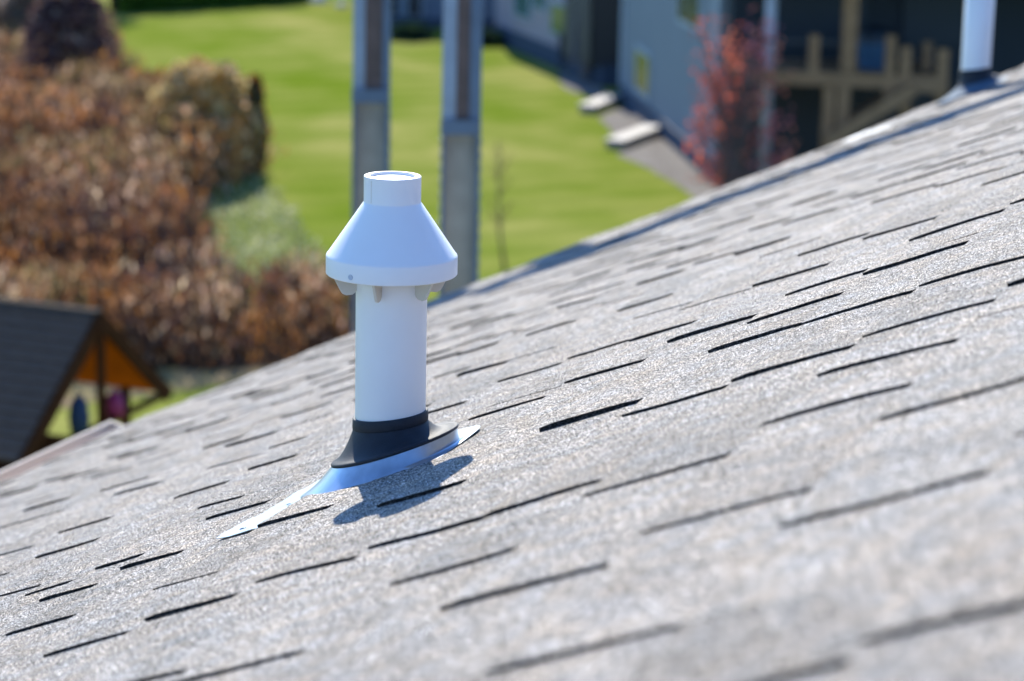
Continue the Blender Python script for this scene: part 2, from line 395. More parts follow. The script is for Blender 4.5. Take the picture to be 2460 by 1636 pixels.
def make_vent(root, full=True, top=.60):
    Z = Vector((0, 0, 1)); O = Vector((0, 0, 0))
    # flashing: a sheet lying on the roof plus a cone
    mb = MB()
    def P(a, b, c): return hA*a+sB*b+nN*c
    pl = []
    if full:
        na, nb = 26, 6; vs = []; fs = []
        for i in range(na+1):
            for j in range(nb+1):
                a = -.255+.50*i/na; b = .060+(.196-.060)*j/nb
                wv = .0012*sin(a*31+1.2)+.0007*sin(a*73)
                c = .0052+wv*sstep(b, .1, .2) - .004*(1-sstep(b, .095, .125)) + .0035*sstep(b, .17, .2)*sstep(-a, 0, .25)
                vs.append(P(a, b, c))
        q = nb+1
        for i in range(na):
            for j in range(nb): fs.append((i*q+j, (i+1)*q+j, (i+1)*q+j+1, i*q+j+1))
        n0 = len(vs)
        mb.add(vs, fs, None, True)
        # thin under sheet for the edge
        mb.add([v-nN*.0011 for v in vs], [f[::-1] for f in fs], None, True)
        er = [i*q+nb for i in range(na+1)]
        mb.add([vs[i] for i in er]+[vs[i]-nN*.0011 for i in er], [(i, i+1, na+2+i, na+1+i) for i in range(na)])
        el = list(range(0, q)); mb.add([vs[i] for i in el]+[vs[i]-nN*.0011 for i in el], [(i, i+1, q+i+1, q+i) for i in range(q-1)])
    n = 96
    # upslope flange, outline with a corner, leaning so that its near side dives under the shingles
    fl = []
    for k in range(n):
        t = 2*pi*k/n; ca, sb = cos(t), sin(t)
        sq = (abs(ca)**4+abs(sb)**4)**-.25
        r = .140*sq
        a, b = r*ca, r*sb*.97
        fl.append(P(a+.012, min(b, .12), .0045+.030*max(a, -.15) - (.012 if (a < -.02 and b > -.09) else 0)))
    core = [P(.115*cos(2*pi*k/n), .115*sin(2*pi*k/n), .010) for k in range(n)]
    base = []
    for k in range(n):
        t = 2*pi*k/n; ca, sb = cos(t), sin(t)
        r = .128+.024*max(0, sb)
        base.append(P(r*ca, r*sb+.004, .006))
    rim_c = Vector((0, 0, .0380)) - sB*.009
    kr = 1.0 if full else .76
    def rimring(r, dz=0): return [v+Z*dz for v in ringpts(rim_c, r*kr, .364, n)]
    R0, R1 = base, rimring(.1045)
    mid = [];
    for t in (.0, .08, .2, .4, .6, .8, 1.0):
        g = t**.8
        mid.append([a*(1-t)+b*t + (-nN*.004*sin(pi*t)) for a, b in zip(R0, R1)])
    loft(mb, [fl]+mid)
    fo = mb.build('flashing', M_ALU if full else mat('dull_flashing', (.07,.12,.18), .8, metal=.3, noise_amt=.2, nscale=40), root)
    if full:
        for (x, y) in ((690, 1224), (577, 1283)):
            a, b = onroof(x, y)
            nb_ = MB(); nb_.lathe([(.0055, 0), (.0055, .0006), (.004, .0011), (.0001, .0013)], 20)
            no = nb_.build('nail', M_NAIL, fo)
            no.location = P(a+.01, b-.002, .0065); no.rotation_euler = nN.to_track_quat('Z', 'Y').to_euler()
        nb_ = MB(); nb_.lathe([(.0055, 0), (.0055, .0006), (.004, .0011), (.0001, .0013)], 20)
        no = nb_.build('nail', M_NAIL, fo)
        no.location = P(.16, .168, .0065); no.rotation_euler = nN.to_track_quat('Z', 'Y').to_euler()
    # rubber boot
    col_b = Vector((0, 0, .0755))
    mb = MB(); rings = []
    rings.append(rimring(.101, -.006)); rings.append(rimring(.1078, -.0035)); rings.append(rimring(.1090, 0)); rings.append(rimring(.107, .0022))
    for i in range(1, 13):
        t = i/12; g = t                                  # outward to collar
        r = .107*kr+(.0605-.107*kr)*(t**.75)
        c = rim_c*(1-t)+col_b*t
        hgt = t**1.9
        cz = rim_c + (col_b-rim_c)*hgt; c = Vector((c.x, c.y, cz.z))
        rings.append([v+Z*.002*(1-t) for v in ringpts(c, r, .364*(1-t)+.15*t, n)])
    loft(mb, rings)
    boot = mb.build('boot', M_RUB, root)
    mb = MB()
    rings = [ringpts(col_b+Z*z, r, .15, n) for (r, z) in ((.0600, -.002), (.0618, 0), (.0622, .002), (.0618, .0162), (.0606, .0175), (.0575, .0175), (.0574, .006))]
    loft(mb, rings); mb.build('collar', M_RUB, boot)
    # pipe
    mb = MB()
    if full: mb.lathe([(.0572, .02), (.0572, .36)], 96)
    else: mb.lathe([(.0572, .02), (.0572, top), (.050, top), (.050, top-.3)], 64)
    mb.build('pipe', M_PVC, root)
    if not full: return
    # cap
    bb, bt, nb_, nt_ = .3246, .3565, .4407, .4824
    R, rn = .1052, .0455
    mb = MB()
    prof = [(.0572, bb+.028), (.096, bb+.020), (.1005, bb+.004), (.1010, bb), (R-.0014, bb-.0002), (R, bb+.0012), (R, bt-.0035), (R-.0009, bt-.0008), (R-.003, bt+.0015),
            (rn+.0022, nb_-.003), (rn+.0004, nb_-.0006), (rn, nb_+.001), (rn, nt_-.001), (rn-.0012, nt_), (rn-.0085, nt_+.0002), (rn-.0097, nt_-.001), (rn-.0100, nt_-.0055), (rn-.0118, nt_-.0055), (rn-.0120, nt_-.0075), (rn-.0125, nt_-.0045), (rn-.016, nt_-.0038), (.0001, nt_-.0034)]
    mb.lathe(prof, 128)
    cap = mb.build('cap', M_PVC, root, sharp=rad(24))
    # moulding seam on the neck
    ns = MB(); t = rad(-134)
    ns.bar((cos(t)*rn, sin(t)*rn, nb_+.002), (cos(t)*rn, sin(t)*rn, nt_-.004), .0012, .0006)
    ns.build('seam', M_PVC2, cap)
    # screw head in the band
    t = math.atan2(-1, 0) - math.asin(min(.99, 88/155)); d = Vector((cos(t), sin(t), 0))
    sc_ = MB(); sc_.lathe([(.0001, .0001), (.0028, .0001), (.0036, .0006), (.0042, .0006), (.0044, -.0002)], 20)
    s_ = sc_.build('screw', mat('screw_grey', (.45,.5,.58), .5), cap); s_.location = d*(R+.0004)+Z*(bb+.0095)
    s_.rotation_euler = d.to_track_quat('Z', 'Y').to_euler()
    # six fins under the cap
    for k in range(6):
        t = rad(-90-14.5+60*k); d = Vector((cos(t), sin(t), 0)); q = Vector((-sin(t), cos(t), 0))
        prof = [(.0560, bb+.024), (.0965, bb+.018), (.0965, bb+.000), (.0840, bb-.0250), (.0805, bb-.0305), (.0740, bb-.0335), (.0640, bb-.0325), (.0590, bb-.0290), (.0560, bb-.0230)]
        fb = MB(); nn = len(prof); th_ = .0023
        vs = [d*r+Z*z+q*th_ for r, z in prof]+[d*r+Z*z-q*th_ for r, z in prof]
        fb.add(vs, [tuple(range(nn)), tuple(range(2*nn-1, nn-1, -1))]+[(i, nn+i, nn+(i+1) % nn, (i+1) % nn) for i in range(nn)])
        fb.build('fin', M_PVC2, cap, bevel=.0007)
vent = empty('vent_pipe', BASE, 'white vent pipe with cone shaped cap and black rubber boot on the grey shingles', 'vent pipe')
make_vent(vent)
a2, b2 = onroof(2341, 222)
vent2 = empty('vent_pipe', RP(a2, b2, .004), 'plain tall white vent pipe without a cap at the upper right edge of the roof', 'vent pipe')
make_vent(vent2, full=False, top=.95)

# ------------------------------------------------------------------ twin posts beyond the roof, and an added beam that shades it
M_PB = mat('post_blue_shade_steel', (.07,.12,.20), .5, metal=.2, noise_amt=.3, nscale=8)  # blue of the sky-reflecting shade is put into the steel colour
M_PL = mat('post_light_steel', (.20,.27,.37), .5, metal=.2, noise_amt=.3, nscale=8)
M_PG = mat('post_grey_web', (.30,.29,.265), .7, noise_amt=.4, nscale=6)
M_PW = mat('post_brown_wood', (.10,.075,.075), .8, noise_amt=.5, nscale=9)
def make_post(px, Y, ytr, c0, c1, ztop_, label):
    base = aty(px, 300, Y); x = base.x; zt = aty(px, ytr, Y).z
    r = empty('steel_post', (x, Y, 0), label, 'post', 'two steel posts standing just beyond the roof edge')
    w = .105
    W = MB()
    W.box((-w+.018, -.02, 0), (w-.018, .05, zt)); W.build('web', M_PG, r)
    W = MB(); W.box((w*c0, -.05, zt), (w*c1, .05, ztop_)); W.build('timber_core', M_PW, r)
    for s in (-1, 1):
        f_ = MB(); f_.box((s*w-.018*(s > 0), -.085, 0), (s*w+.018*(s < 0), .085, zt-.002))
        for k in range(int((zt-5)/.075)): f_.box((s*(w+.002)-.004, -.02, 5+k*.075), (s*(w+.002)+.004, .02, 5.035+k*.075))
        f_.build('flange', M_PB, r)
        f_ = MB(); f_.box((-w if s < 0 else w*c1+.001, -.06, zt), (w*c0-.001 if s < 0 else w, .07, ztop_)); f_.build('sleeve', M_PL if s < 0 else M_PB, r)
    f_ = MB(); f_.box((-w-.004, -.09, zt-.02), (w+.004, -.0855, zt+.06)); f_.build('splice_plate', M_PB, r)
    return x
xp1 = make_post(892, 14.0, 235, -.35, .62, 10.14, 'left steel post of the pair, farther and slimmer, blue grey with a brown upper core')
xp2 = make_post(1108, 13.05, 310, -.28, .42, 9.5, 'right steel post of the pair, nearer and wider, blue grey with a brown upper core')
bo = MB(); bo.bar((-.72, 14.0, 10.3), (5.5, 11.55, 10.3), .2, .28); ob = bo.build('shadow_beam', mat('shadow_beam_steel', (.2,.25,.3), .5))  # added out of view to cast the shadow strip along the far roof edge
tag(ob, 'long unseen beam added above the steel posts to cast a shadow strip on the roof', 'beam')

# ------------------------------------------------------------------ ground
def ground_mat(name, c1, c2, c3, s1=.08, s2=.6, dark=.25, mow=False):
    m = bpy.data.materials.new(name); m.use_nodes = True; n = m.node_tree; L = n.links.new; b = n.nodes['Principled BSDF']
    b.inputs['Roughness'].default_value = 1.0; b.inputs['Specular IOR Level'].default_value = 0
    tc = n.nodes.new('ShaderNodeTexCoord')
    def nz(s, det=4, sc=(1, 1, 1)):
        mp = n.nodes.new('ShaderNodeMapping'); mp.inputs['Scale'].default_value = sc; L(tc.outputs['Object'], mp.inputs['Vector'])
        t = n.nodes.new('ShaderNodeTexNoise'); t.inputs['Scale'].default_value = s; t.inputs['Detail'].default_value = det
        L(mp.outputs[0], t.inputs['Vector'])
        r = n.nodes.new('ShaderNodeMapRange'); r.inputs[1].default_value = .36; r.inputs[2].default_value = .64; L(t.outputs[0], r.inputs[0]); return r.outputs[0]
    a = n.nodes.new('ShaderNodeMix'); a.data_type = 'RGBA'; a.inputs['A'].default_value = (*c1, 1); a.inputs['B'].default_value = (*c2, 1); L(nz(s1, 3, (1.4, .55, 1)), a.inputs['Factor'])
    c = n.nodes.new('ShaderNodeMix'); c.data_type = 'RGBA'; c.inputs['B'].default_value = (*c3, 1); L(a.outputs['Result'], c.inputs['A'])
    k = n.nodes.new('ShaderNodeMath'); k.operation = 'MULTIPLY'; k.inputs[1].default_value = .55; L(nz(s2, 4), k.inputs[0]); L(k.outputs[0], c.inputs['Factor'])
    d = n.nodes.new('ShaderNodeMix'); d.data_type = 'RGBA'; d.blend_type = 'MULTIPLY'; d.inputs['B'].default_value = (.45, .5, .35, 1); L(c.outputs['Result'], d.inputs['A'])
    k2 = n.nodes.new('ShaderNodeMath'); k2.operation = 'MULTIPLY'; k2.inputs[1].default_value = dark; L(nz(9, 5), k2.inputs[0]); L(k2.outputs[0], d.inputs['Factor'])
    out = d.outputs['Result']
    if mow:
        wv = n.nodes.new('ShaderNodeTexWave'); wv.inputs['Scale'].default_value = .22; wv.inputs['Distortion'].default_value = 1.6; wv.inputs['Detail'].default_value = 2
        wv.inputs['Detail Scale'].default_value = .25
        mp = n.nodes.new('ShaderNodeMapping'); mp.inputs['Rotation'].default_value = (0, 0, rad(62)); L(tc.outputs['Object'], mp.inputs['Vector']); L(mp.outputs[0], wv.inputs['Vector'])
        e = n.nodes.new('ShaderNodeMix'); e.data_type = 'RGBA'; e.blend_type = 'MULTIPLY'; e.inputs['B'].default_value = (.62, .72, .55, 1); L(out, e.inputs['A'])
        k3 = n.nodes.new('ShaderNodeMath'); k3.operation = 'MULTIPLY'; k3.inputs[1].default_value = .42; L(wv.outputs['Fac'], k3.inputs[0]); L(k3.outputs[0], e.inputs['Factor']); out = e.outputs['Result']
    L(out, b.inputs['Base Color'])
    return m
M_LAWN = ground_mat('lawn_grass', (.150,.195,.026), (.31,.29,.10), (.095,.160,.006), .13, .45, .3, True)  # uneven grass tone; its dark patches also stand in for tree shade
def poly_ground(name, pts, z, mt, label=None, kind='structure', cat=None):
    me = bpy.data.meshes.new(name); me.from_pydata([(p[0], p[1], z) for p in pts], [], [tuple(range(len(pts)))]); me.materials.append(mt)
    bm = bmesh.new(); bm.from_mesh(me); bmesh.ops.triangulate(bm, faces=bm.faces)
    for f in bm.faces:
        if f.normal.z < 0: f.normal_flip()
    bm.to_mesh(me); bm.free()
    o = bpy.data.objects.new(name, me); COL.objects.link(o); tag(o, label, cat, None, kind); return o
poly_ground('lawn', [(-600, -300), (600, -300), (600, 900), (-600, 900)], 0, M_LAWN)
def wob(pts, amp=.25, n=5):
    out = []
    for i in range(len(pts)):
        p, q = pts[i], pts[(i+1) % len(pts)]
        for k in range(n):
            t = k/n; x = p[0]+(q[0]-p[0])*t; y = p[1]+(q[1]-p[1])*t
            out.append((x+amp*noise.noise(Vector((x*1.3, y*1.3, 4))), y+2*amp*noise.noise(Vector((x*1.3, y*1.3, 8)))))
    return out
TH_PX = [(880,872),(885,812),(800,760),(700,760),(520,760),(440,700),(440,560),(500,450),(610,432),(632,400),(600,340),(430,300),(330,270),(268,238),(262,160),(215,60),(150,-60),(-200,-60),(-420,300),(-420,940),(0,900),(330,893),(620,888)]
TH = [gp(x, y) for x, y in TH_PX]; THP = [(p.x, p.y) for p in TH]
poly_ground('thicket_soil', wob(THP, .2, 4), .004, ground_mat('thicket_floor', (.05,.032,.022), (.09,.055,.035), (.03,.022,.018), .5, 2, .5))
poly_ground('sand_path', wob([tuple(gp(x, y)[:2]) for x, y in [(-500,985),(-100,950),(120,905),(330,893),(620,886),(900,868),(900,890),(640,905),(470,938),(330,948),(100,990),(-500,1100)]], .12, 4), .008, ground_mat('path_sand', (.26,.19,.13), (.22,.19,.10), (.16,.17,.06), .6, 2, .3))
poly_ground('pale_grass', wob([tuple(gp(x, y)[:2]) for x, y in [(425,620),(440,520),(520,455),(600,425),(640,428),(690,500),(760,580),(850,690),(760,720),(640,690),(480,650)]], .6, 5), .008, ground_mat('pale_weeds', (.17,.20,.06), (.28,.29,.14), (.10,.14,.035), .7, 2.2, .5))
M_GRAV = ground_mat('gravel', (.22,.20,.19), (.27,.25,.24), (.15,.14,.13), 1.2, 5, .5)
poly_ground('gravel_bed', wob([tuple(gp(x, y)[:2]) for x, y in [(1335,185),(1348,172),(1395,188),(1450,215),(1452,232),(1410,232),(1360,215)]], .08, 3), .008, M_GRAV)
poly_ground('gravel_bed', wob([tuple(gp(x, y)[:2]) for x, y in [(1440,282),(1520,245),(1600,305),(1592,335),(1490,345),(1460,305)]], .08, 3), .008, M_GRAV)
poly_ground('gravel_bed', wob([tuple(gp(x, y)[:2]) for x, y in [(1480,372),(1590,325),(1680,385),(1760,450),(1790,500),(1700,500),(1600,430),(1540,395)]], .08, 3), .008, M_GRAV)

# ------------------------------------------------------------------ foliage
def inside(x, y, P_):
    c = False; j = len(P_)-1
    for i in range(len(P_)):
        xi, yi = P_[i]; xj, yj = P_[j]
        if (yi > y) != (yj > y) and x < (xj-xi)*(y-yi)/(yj-yi)+xi: c = not c
        j = i
    return c
def card(mb, c, sx, sy, col, vert=0.0):
    d = Vector((random.gauss(0, 1), random.gauss(0, 1), random.gauss(0, 1)+vert*2.5)).normalized()
    e = d.cross(Vector((random.gauss(0, 1), random.gauss(0, 1), random.gauss(0, 1)))).normalized()
    d = d*sy/2; e = e*sx/2
    mb.add([c-d, c+e*.9-d*.1, c+d, c-e*.9+d*.1], [(0, 1, 2, 3)], col)
def jit(c, v=.25):
    k = 1+random.uniform(-v, v)*1.3; return tuple(max(.003, x*k*(1+random.uniform(-.08, .08))) for x in c)
BR = [(.26,.11,.045), (.34,.175,.085), (.13,.07,.042), (.46,.30,.18), (.10,.062,.055), (.34,.135,.025), (.20,.15,.06), (.68,.50,.34)]
M_DRY = mat('dry_foliage', attr=True, rough=.8, spec=.15, trans=.42)
M_GRN = mat('green_foliage', attr=True, rough=.7, spec=.25, trans=.3)
M_BARK = mat('bark', (.09,.065,.05), .85, noise_amt=.5, nscale=12)

def clump(mb, cx, cy, r, h, n, pal, size, vert=.6, zb=0):
    for _ in range(n):
        t = random.random()
        z = zb + h*(t**.8); rr = r*sqrt(random.random())*(1.0-.55*t*t)
        th = random.uniform(0, 2*pi)
        c = Vector((cx+rr*cos(th), cy+rr*sin(th), z))
        s = size*random.uniform(.5, 1.5)
        card(mb, c, s*.55, s*1.5, jit(random.choice(pal)), vert)
def build_thicket():
    random.seed(21); mb = MB(); n = 0
    xs = [p[0] for p in THP]; ys = [p[1] for p in THP]
    tries = 0
    while n < 620 and tries < 60000:
        tries += 1
        y = 1/random.uniform(1/min(max(ys), 84), 1/min(ys)) if random.random() < .75 else random.uniform(min(ys), 84)
        x = random.uniform(min(xs), max(xs))
        if not inside(x, y, THP) or x < -.235*y-1: continue
        n += 1
        k = noise.noise(Vector((x*.35, y*.18, 2)))
        pal = [BR[0], BR[1], BR[2], BR[5]]
        if k > .12: pal = [BR[2], BR[4], BR[0], (.11,.07,.07)]
        elif k < -.15: pal = [BR[1], BR[3], BR[6], BR[6]]
        if random.random() < .22: pal = [BR[3], BR[7], BR[1]]
        h = (1.0 if y < 36 else (1.5 if y < 48 else 1.15))*random.uniform(.7, 1.2)
        clump(mb, x, y, random.uniform(.35, .7)*(1+y/90), h, 150, pal, .072*(.6+y/55), 1.1)
        for _ in range(10):
            a = random.uniform(0, 2*pi); q = random.uniform(0, .3)
            p0 = Vector((x+q*cos(a), y+q*sin(a), 0)); p1 = p0+Vector((random.gauss(0, .18), random.gauss(0, .18), h*random.uniform(.7, 1.15)))
            mb.bar(p0, p1, .014, .014, jit((.16,.10,.07)))
    return tag(mb.build('dry_thicket', M_DRY), 'dense mass of dry red brown brush filling the left side behind the roof', 'brush', None, 'stuff')
build_thicket()
def shrub(px, py, wpx, hpx, pal, label, name='shrub', n=2600, size=.13, green=False, lop=0, boxy=False, grp='distinct bushes rising at the edge of the brown brush'):
    g = gp(px, py); S_ = g.y/FPX/1.0; r = wpx*S_/2; h = hpx*S_/cos(PITCH)
    o = empty(name, (g.x, g.y, 0), label, 'bush', grp)
    mb = MB(); lobes = [(random.uniform(-.55, .55)*r, random.uniform(-.5, .5)*r, random.uniform(.25, .8)*h, random.uniform(.35, .6)) for _ in range(9)]
    for i in range(n):
        if boxy:
            th_a = random.uniform(0, 2*pi)
            t = random.random(); z = h*t**.75*(1+.13*noise.noise(Vector((px+th_a*1.3, t, 0)))); q = r*sqrt(random.random())*(.88+.12*sin(pi*min(1, t*1.4)))*(1-.42*t**5)*(1+.22*noise.noise(Vector((th_a*1.7, z*1.6, px)))); th = th_a
            c = Vector((q*cos(th), q*sin(th), z))
        else:
            l = random.choice(lobes); rr = min(r, h*.6)*l[3]*1.3
            v = Vector((random.gauss(0, 1), random.gauss(0, 1), random.gauss(0, 1))).normalized()*rr*random.uniform(.35, 1.08)
            c = Vector((l[0], l[1], l[2]))+v
            if c.z < 0 or c.z > h*1.04: continue
        k = noise.noise(Vector((c.x*1.6+px, c.y*1.6, c.z*1.8)))
        p_ = pal[0] if k > .08 else (pal[1] if k > -.12 else pal[2])
        if random.random() < .12: p_ = pal[3]
        s = size*random.uniform(.5, 1.4)
        card(mb, c, s*.7, s*1.3, jit(p_), .3)
    mb.build('foliage', M_GRN if green else M_DRY, o)
    st = MB()
    for k in range(9):
        a = random.uniform(0, 2*pi); e = Vector((cos(a)*r*.6, sin(a)*r*.6, h*random.uniform(.6, .95)))
        st.tube([(cos(a)*.06, sin(a)*.06, 0), e*.45+Vector((0, 0, .15)), e], [.03, .02, .006], 6)
    st.build('stem', M_BARK, o)
    return o
random.seed(8)
shrub(490, 425, 275, 265, [(.50,.37,.16), (.46,.22,.04), (.24,.20,.10), (.80,.62,.38)], 'tall rounded brown bush with a dark straight right side, nearest the lawn', n=5200, size=.12, boxy=True)
shrub(612, 415, 60, 225, [(.09,.095,.05), (.45,.19,.035), (.06,.065,.035), (.30,.2,.08)], 'slim dark olive bush closing the right end of the tall brown bush', n=2000, size=.11, boxy=True)
shrub(170, 235, 230, 250, [(.10,.06,.065), (.17,.10,.08), (.07,.045,.055), (.30,.22,.18)], 'dark purple brown bush at the upper left beside the yellow green lawn', n=4200, size=.16, boxy=True)
shrub(60, 150, 260, 230, [(.18,.15,.12), (.22,.16,.11), (.10,.085,.075), (.34,.29,.25)], 'grey brown bush in the top left corner of the view', n=4200, size=.17)
shrub(300, 330, 170, 150, [(.38,.26,.15), (.28,.2,.11), (.2,.14,.08), (.6,.45,.3)], 'low tan bush between the purple brown bush and the tall brown bush', n=1900, size=.13)
shrub(90, 470, 260, 250, [(.36,.16,.06), (.28,.13,.06), (.16,.09,.05), (.45,.28,.17)], 'rust coloured bush against the left frame edge', n=3400, size=.12)
shrub(470, 610, 150, 110, [(.09,.15,.045), (.14,.2,.07), (.06,.10,.035), (.25,.3,.14)], 'small green bush beside the pale grass patch', n=1500, size=.09, green=True)
# loose weeds on the pale patch
random.seed(3)
mb = MB()
PG = [tuple(gp(x, y)[:2]) for x, y in [(425,620),(440,520),(520,455),(600,425),(640,428),(690,500),(760,580),(850,690),(760,720),(640,690),(480,650)]]
for _ in range(3600):
    x = random.uniform(-8, -2); y = random.uniform(37, 50)
    if not inside(x, y, PG): continue
    card(mb, Vector((x, y, random.uniform(.0, .12))), .06, .13, jit(random.choice([(.22,.26,.09), (.33,.34,.18), (.13,.18,.05), (.48,.48,.34)])), .6)
tag(mb.build('pale_weeds', M_GRN), 'patch of pale green weeds between the brown brush and the lawn', 'weeds', None, 'stuff')
# far hedge along the top of the lawn
random.seed(4)
g0, g1 = gp(285, 36), gp(735, 6)
mb = MB()
for _ in range(6500):
    t = random.random(); x = g0.x+(g1.x-g0.x)*t; y = g0.y+(g1.y-g0.y)*t + random.uniform(0, 1.3)
    card(mb, Vector((x, y, random.uniform(0, 1.1+.4*noise.noise(Vector((x, 0, 0)))))), .12, .28, jit(random.choice([(.05,.13,.008), (.08,.17,.012), (.035,.09,.008)])), .4)
hd = empty('hedge', (0, 0, 0), 'long dark green hedge along the far end of the lawn', 'hedge')
mb.build('foliage', M_GRN, hd)
mb = MB()

g = gp(274, 30)
td = empty('dark_tree', (g.x, g.y+.5, 0), 'dark trunked small tree at the left end of the far hedge', 'tree')
mb = MB(); mb.tube([(0, 0, 0), (-.05, 0, 1.0), (.0, 0, 2.4)], [.24, .2, .12], 8); mb.build('trunk', mat('dark_bark', (.015,.015,.018), .9), td)
mb = MB()
for _ in range(1500):
    v = Vector((random.gauss(0, 1), random.gauss(0, 1), random.gauss(0, 1))).normalized()*random.uniform(.3, 1.2)
    card(mb, Vector((0, 0, 3.0))+v, .1, .2, jit((.03,.06,.015)))
mb.build('crown', M_GRN, td)
for (x, y, s, lb) in ((765, 5, .34, 'pale rock at the far edge of the lawn, left of its neighbour'), (822, 16, .26, 'pale rock beside the left steel post at the far edge of the lawn')):
    g = gp(x, y); bm = bmesh.new(); bmesh.ops.create_icosphere(bm, subdivisions=3, radius=s)
    for v in bm.verts:
        v.co *= 1+.35*noise.noise(v.co*3+Vector((x, 0, 0))); v.co.z = max(v.co.z*.7, -.1)
    me = bpy.data.meshes.new('rock'); bm.to_mesh(me); bm.free(); me.materials.append(mat('rock_pale', (.55,.52,.5), .8))
    o = bpy.data.objects.new('rock', me); COL.objects.link(o); o.location = (g.x, g.y, .05); tag(o, lb, 'rock', 'pale rocks at the far lawn edge')

# thin bare sapling on the lawn
g = gp(1212, 640)
sp = empty('sapling', (g.x, g.y, 0), 'thin bare sapling on the lawn just right of the wide steel post', 'sapling')
random.seed(14)
mb = MB(); hs = 2.05
mb.tube([(0, 0, 0), (-.08, 0, .5), (-.12, 0, 1.2), (-.15, 0, hs)], [.035, .025, .018, .006], 6)
mb.build('trunk', mat('twig_bark', (.22,.15,.08), .8), sp)
mb = MB()
for k in range(26):
    z = random.uniform(.5, 1.9); a = random.uniform(0, 2*pi); p0 = Vector((-.1, 0, z))
    p1 = p0+Vector((cos(a)*.22, sin(a)*.22, random.uniform(.15, .4))); mb.bar(p0, p1, .008, .008, jit((.25,.17,.09)))
    for _ in range(4): card(mb, p0.lerp(p1, random.uniform(.4, 1)), .02, .05, jit((.3,.2,.1)))
mb.build('twigs', M_DRY, sp)

# ------------------------------------------------------------------ houses
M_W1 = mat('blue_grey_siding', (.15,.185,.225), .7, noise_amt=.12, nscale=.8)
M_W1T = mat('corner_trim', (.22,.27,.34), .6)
M_FND = mat('shaded_foundation', (.025,.045,.08), .8, noise_amt=.2, nscale=2)  # dark blue stands in for shade along the foot of the walls
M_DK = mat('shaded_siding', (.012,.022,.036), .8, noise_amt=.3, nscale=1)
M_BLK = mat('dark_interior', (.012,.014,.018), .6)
M_WOOD = mat('deck_timber', (.33,.195,.105), .9, spec=.1, noise_amt=.35, nscale=6)
M_GLS = mat('window_reflection', (.14,.135,.025), .15, spec=.8, noise_amt=.4, nscale=3)
M_WFR = mat('window_frame', (.25,.32,.38), .6)
M_ROOFD = mat('dark_shingles', (.035,.036,.042), .85, noise_amt=.4, nscale=9)
M_LIL = mat('pale_lilac_siding', (.30,.255,.28), .7, noise_amt=.15, nscale=.7)
M_CONC = mat('concrete_block', (.24,.23,.22), .8, noise_amt=.2, nscale=6)
def prism(mb, poly, z0, z1, col=None):
    n = len(poly); vs = [(p[0], p[1], z0) for p in poly]+[(p[0], p[1], z1) for p in poly]
    mb.add(vs, [tuple(range(n))[::-1], tuple(range(n, 2*n))]+[(i, (i+1) % n, n+(i+1) % n, n+i) for i in range(n)], col)
# nearest neighbour, blue grey
W0 = Vector((4.08, 49.0, 0)); W1 = Vector((2.66, 62.0, 0)); wd = (W1-W0).normalized(); wn = Vector((-wd.y, wd.x, 0)); wn = wn if wn.x < 0 else -wn
hA_ = empty('neighbour_house', W0, 'nearest neighbouring house, blue grey siding with a timber deck beside the red tree', 'house')
def loc(v): return Vector(v)-W0
mb = MB(); q = [loc(W0), loc((30, 50, 0)), loc((30, 64, 0)), loc(W1)]
prism(mb, q, .42, 4.6); mb.build('wall', M_W1, hA_)
mb = MB(); q = [loc(W0)+wn*.05, loc((30, 50, 0)), loc((30, 64, 0)), loc(W1)+wn*.05]
prism(mb, q, 0, .42); mb.build('shaded_foundation', M_FND, hA_)
mb = MB(); mb.bar(loc(W1)+wn*.02+Vector((0,0,.4))-wd*.25, loc(W1)+wn*.02+Vector((0,0,4.6))-wd*.25, .5, .06, None, tuple(wn)); mb.build('corner_trim', M_W1T, hA_)
mb = MB(); mb.bar(loc(W0)+wn*.02+Vector((0,0,.4))+wd*.3, loc(W0)+wn*.02+Vector((0,0,4.6))+wd*.3, .6, .06, None, tuple(wn)); mb.build('corner_trim', M_W1T, hA_)
def wallhit(x, y):
    d = ray(x, y); t = (W0-CAM).dot(wn)/d.dot(wn); return CAM+d*t
for (x0, y0, x1, y1) in ((1527, 122, 1563, 226), (1631, -40, 1684, 62)):
    A = wallhit(x0, (y0+y1)/2); B_ = wallhit(x1, (y0+y1)/2); zt = wallhit((x0+x1)/2, y0).z; zb = wallhit((x0+x1)/2, y1).z
    c = (A+B_)/2; c.z = (zt+zb)/2; hw = (A-B_).length/2*.86; c -= W0
    f_ = MB(); f_.obox(c+wn*.015, wd*(hw+.18), wn*.02, Vector((0, 0, (zt-zb)/2+.06))); fo = f_.build('window', M_WFR, hA_)
    f_ = MB(); f_.obox(c+wn*.039, wd*(hw+.02), wn*.006, Vector((0, 0, (zt-zb)/2-.06))); f_.build('pane', M_GLS, fo)
    f_ = MB(); f_.obox(c+wn*.050, wd*.03, wn*.006, Vector((0, 0, (zt-zb)/2-.06))); f_.build('mullion', M_WFR, fo)
